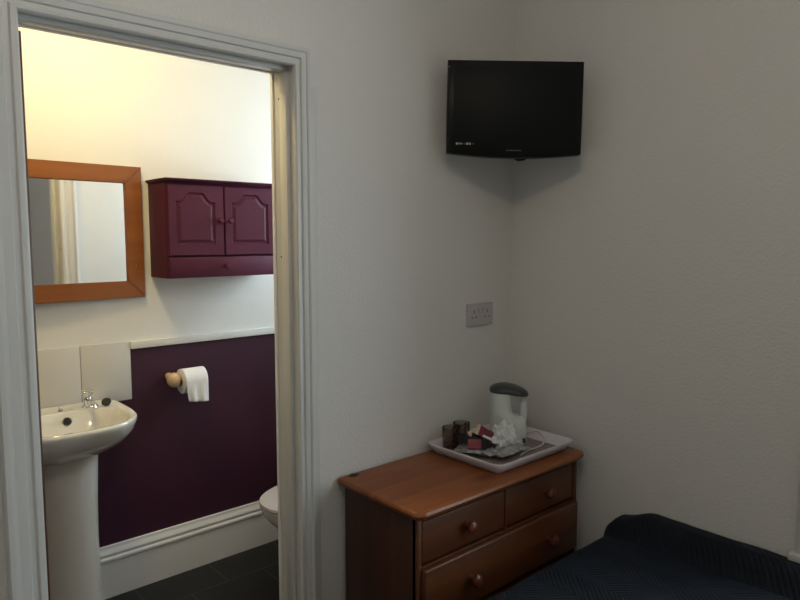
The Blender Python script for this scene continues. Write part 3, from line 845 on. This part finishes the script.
# ------------------------------------------------------------------ toilet roll and holder
RX0, RX1, RY, RZ = -.990, -.890, .965, .885
rh = thing('toilet_roll_holder', 'varnished pale pine toilet roll holder on the aubergine wall', 'holder', (-1.03, YB, RZ))
bm = lathe(B(), [(0, 0), (.016, 0), (.016, .008), (.012, .012), (.0105, .024), (.0105, .085), (.009, .094), (0, .096)], (-1.004, YB, RZ), (0, -1, 0), 28)
obj('bracket', bm, M['pale_pine'], rh)
bm = lathe(B(), [(0, -.052), (.014, -.050), (.024, -.043), (.030, -.032), (.0315, -.020), (.027, -.009), (.014, -.002), (.010, .0), (.010, .103), (.013, .105), (.013, .110), (0, .112)], (-.994, RY, RZ), (1, 0, 0), 28)
obj('spindle', bm, M['pale_pine'], rh)
ro = thing('toilet_roll', 'white toilet roll with loose end hanging from the wooden holder', 'toilet roll', (RX0, RY, RZ))
bm = lathe(B(), [(.021, 0), (.050, 0), (.0525, .002), (.0525, .098), (.050, .100), (.021, .100)], (RX0, RY, RZ-.010), (1, 0, 0), 48, closed=True); obj('paper', bm, M['paper_roll'], ro)
bm = lathe(B(), [(.0195, -.0005), (.0212, -.0005), (.0212, .1005), (.0195, .1005)], (RX0, RY, RZ-.010), (1, 0, 0), 32, closed=True); obj('core', bm, M['card'], ro)
bm = B(); rows = []
for i in range(24):
    row = []
    for j in range(17):
        u = i/23; v = j/16
        x = RX0+.001 + .098*v
        if u < .42:
            a = math.radians(100 + 85*u/.42)   # wraps from the top over the front
            y = RY + .0545*math.cos(a); z = RZ-.010 + .0545*math.sin(a)
        else:
            k = (u-.42)/.58
            y = RY - .0545 - .004*k; z = RZ-.015 - (.074+.010*v)*k
            y += .005*k*math.sin(v*14+.5*math.sin(k*3)); x += (.010*k*(1-v)) - .004*k*math.sin(v*3.14)
        row.append(bm.verts.new((x, y, z)))
    rows.append(row)
for i in range(23):
    for j in range(16): bm.faces.new((rows[i][j], rows[i+1][j], rows[i+1][j+1], rows[i][j+1]))
o = obj('loose_sheet', bm, M['paper_roll'], ro); sd = o.modifiers.new('t', 'SOLIDIFY'); sd.thickness = .0012

# ------------------------------------------------------------------ toilet
TY = .56
tl = thing('toilet', 'white ceramic toilet with closed lid, half hidden behind the doorway', 'toilet', (-.45, TY, 0))
def pan(x0, x1, hwid, z, n=48, p=2.3):
    L = []; xc = x0 + (x1-x0)*.48
    for i in range(n):
        t = 2*PI*i/n; c, s = math.cos(t), math.sin(t)
        x = xc + (c*(x1-xc) if c > 0 else c*(xc-x0))
        L.append(Vector((x, TY + hwid*math.copysign(abs(s)**(2/p), s), z)))
    return L
PX = -.832
bm = B(); loft(bm, [pan(PX+.16, -.2, .105, 0), pan(PX+.16, -.2, .10, .03), pan(PX+.19, -.2, .085, .12), pan(PX+.16, -.2, .10, .20), pan(PX+.09, -.19, .14, .27), pan(PX+.03, -.18, .170, .33), pan(PX+.008, -.18, .178, .365), pan(PX+.01, -.18, .176, .380)])
obj('pan', bm, M['ceramic'], tl)
bm = B(); loft(bm, [pan(PX+.002, -.235, .182, .3805), pan(PX, -.235, .184, .386), pan(PX+.002, -.235, .182, .394)]); obj('seat', bm, M['plastic'], tl)
bm = B(); loft(bm, [pan(PX+.001, -.235, .183, .3955), pan(PX-.002, -.235, .186, .400), pan(PX, -.235, .184, .410), pan(PX+.02, -.245, .165, .416)]); obj('lid', bm, M['plastic'], tl)
bm = B(); box(bm, -.215, -.005, TY-.19, TY+.19, .42, .76, .02, 3); box(bm, -.21, -.06, TY-.11, TY+.11, .375, .425, .01); obj('cistern', bm, M['ceramic'], tl)
bm = B(); box(bm, -.225, -.003, TY-.198, TY+.198, .76, .795, .012, 3); obj('cistern_lid', bm, M['ceramic'], tl)
bm = B(); cyl(bm, (-.215, TY-.14, .70), (-.235, TY-.14, .70), .012); box(bm, -.245, -.233, TY-.15, TY-.07, .692, .708, .003); obj('flush_lever', bm, M['chrome'], tl)

# ------------------------------------------------------------------ lamps
LP = (-.78*2.2, -.626*2.2, 2.53)
pd = thing('pendant_lamp', 'opal globe pendant lamp hanging from the bedroom ceiling', 'lamp', LP)
globe = mat('opal glass, lit', (.8, .8, .8), .4, emit=(1, .84, .66), estr=1.0); M['globe'] = globe
bm = B(); bmesh.ops.create_uvsphere(bm, u_segments=32, v_segments=20, radius=.05); obj('globe', bm, globe, pd, local=True)
bm = B(); cyl(bm, (0, 0, .045), (0, 0, .10), .018); cyl(bm, (0, 0, .1), (0, 0, ZC-LP[2]), .003, n=8); cyl(bm, (0, 0, ZC-LP[2]-.02), (0, 0, ZC-LP[2]-.001), .04); obj('cord_set', bm, M['plastic'], pd, local=True)
BLP = (-1.46, .50, 2.36)
bl = thing('ceiling_lamp', 'opal dome lamp on the bathroom ceiling', 'lamp', BLP)
dome = mat('opal dome, lit', (.8, .8, .8), .4, emit=(1, .76, .34), estr=1.0); M['dome'] = dome
bm = lathe(B(), [(0, -.055), (.04, -.05), (.075, -.03), (.095, 0), (.10, .03), (0, .03)], n=36); obj('diffuser', bm, dome, bl, local=True)
bm = lathe(B(), [(0, .03), (.11, .03), (.115, .05), (.11, BZC-BLP[2]-.001), (0, BZC-BLP[2]-.001)], n=36); obj('lamp_base', bm, M['plastic'], bl, local=True)

# ------------------------------------------------------------------ light
def emission(m, s): m.node_tree.nodes['Principled BSDF'].inputs['Emission Strength'].default_value = s
emission(globe, 112.0)
emission(dome, 62.0)
def area(name, loc, rot, sx, sy, power, col):
    l = bpy.data.lights.new(name, 'AREA'); l.shape = 'RECTANGLE'; l.size = sx; l.size_y = sy; l.energy = power; l.color = col
    o = bpy.data.objects.new(name, l); COL.objects.link(o); o.location = loc; o.rotation_euler = rot; return o
# daylight arriving at the two windows (lights sit outside the glass, pointing in)
area('daylight_bedroom', (.50, (WY0+WY1)/2, (WZ0+WZ1)/2+.15), (0, math.radians(90), 0), 1.9, 1.3, 47, (.84, .92, 1.0))
area('daylight_bathroom', (.30, (BY0+BY1)/2, (BZ0+BZ1)/2), (0, math.radians(90), 0), .8, .5, 19, (.74, .87, 1.0))
wd = bpy.data.worlds.new('overcast sky'); S.world = wd; wd.use_nodes = True
bg = wd.node_tree.nodes['Background']; bg.inputs['Color'].default_value = (.75, .87, 1, 1); bg.inputs['Strength'].default_value = .6

# ------------------------------------------------------------------ camera
cd = bpy.data.cameras.new('camera'); cam = bpy.data.objects.new('camera', cd); COL.objects.link(cam)
cd.sensor_fit = 'HORIZONTAL'; cd.sensor_width = 36; cd.lens = 660/800*36; cd.clip_start = .02
d1 = Vector((0.74748814, 0.06262468, 0.66131659)); d2 = Vector((-0.66427515, 0.0704696, 0.74415896)); up = Vector((0, 0.99554617, -0.09427521))
# rows: world axes expressed in camera space (right, up, forward)
right = Vector((d1.x, d2.x, up.x)); upv = Vector((d1.y, d2.y, up.y)); fw_ = Vector((d1.z, d2.z, up.z))
R = Matrix((right, upv, -fw_)).transposed()
cam.matrix_world = Matrix.Translation((-2.1186, -1.7, 1.48)) @ R.to_4x4()
S.camera = cam
S.view_settings.view_transform = 'Standard'; S.view_settings.look = 'None'; S.view_settings.gamma = 1; S.view_settings.exposure = 0
S.view_settings.use_curve_mapping = False
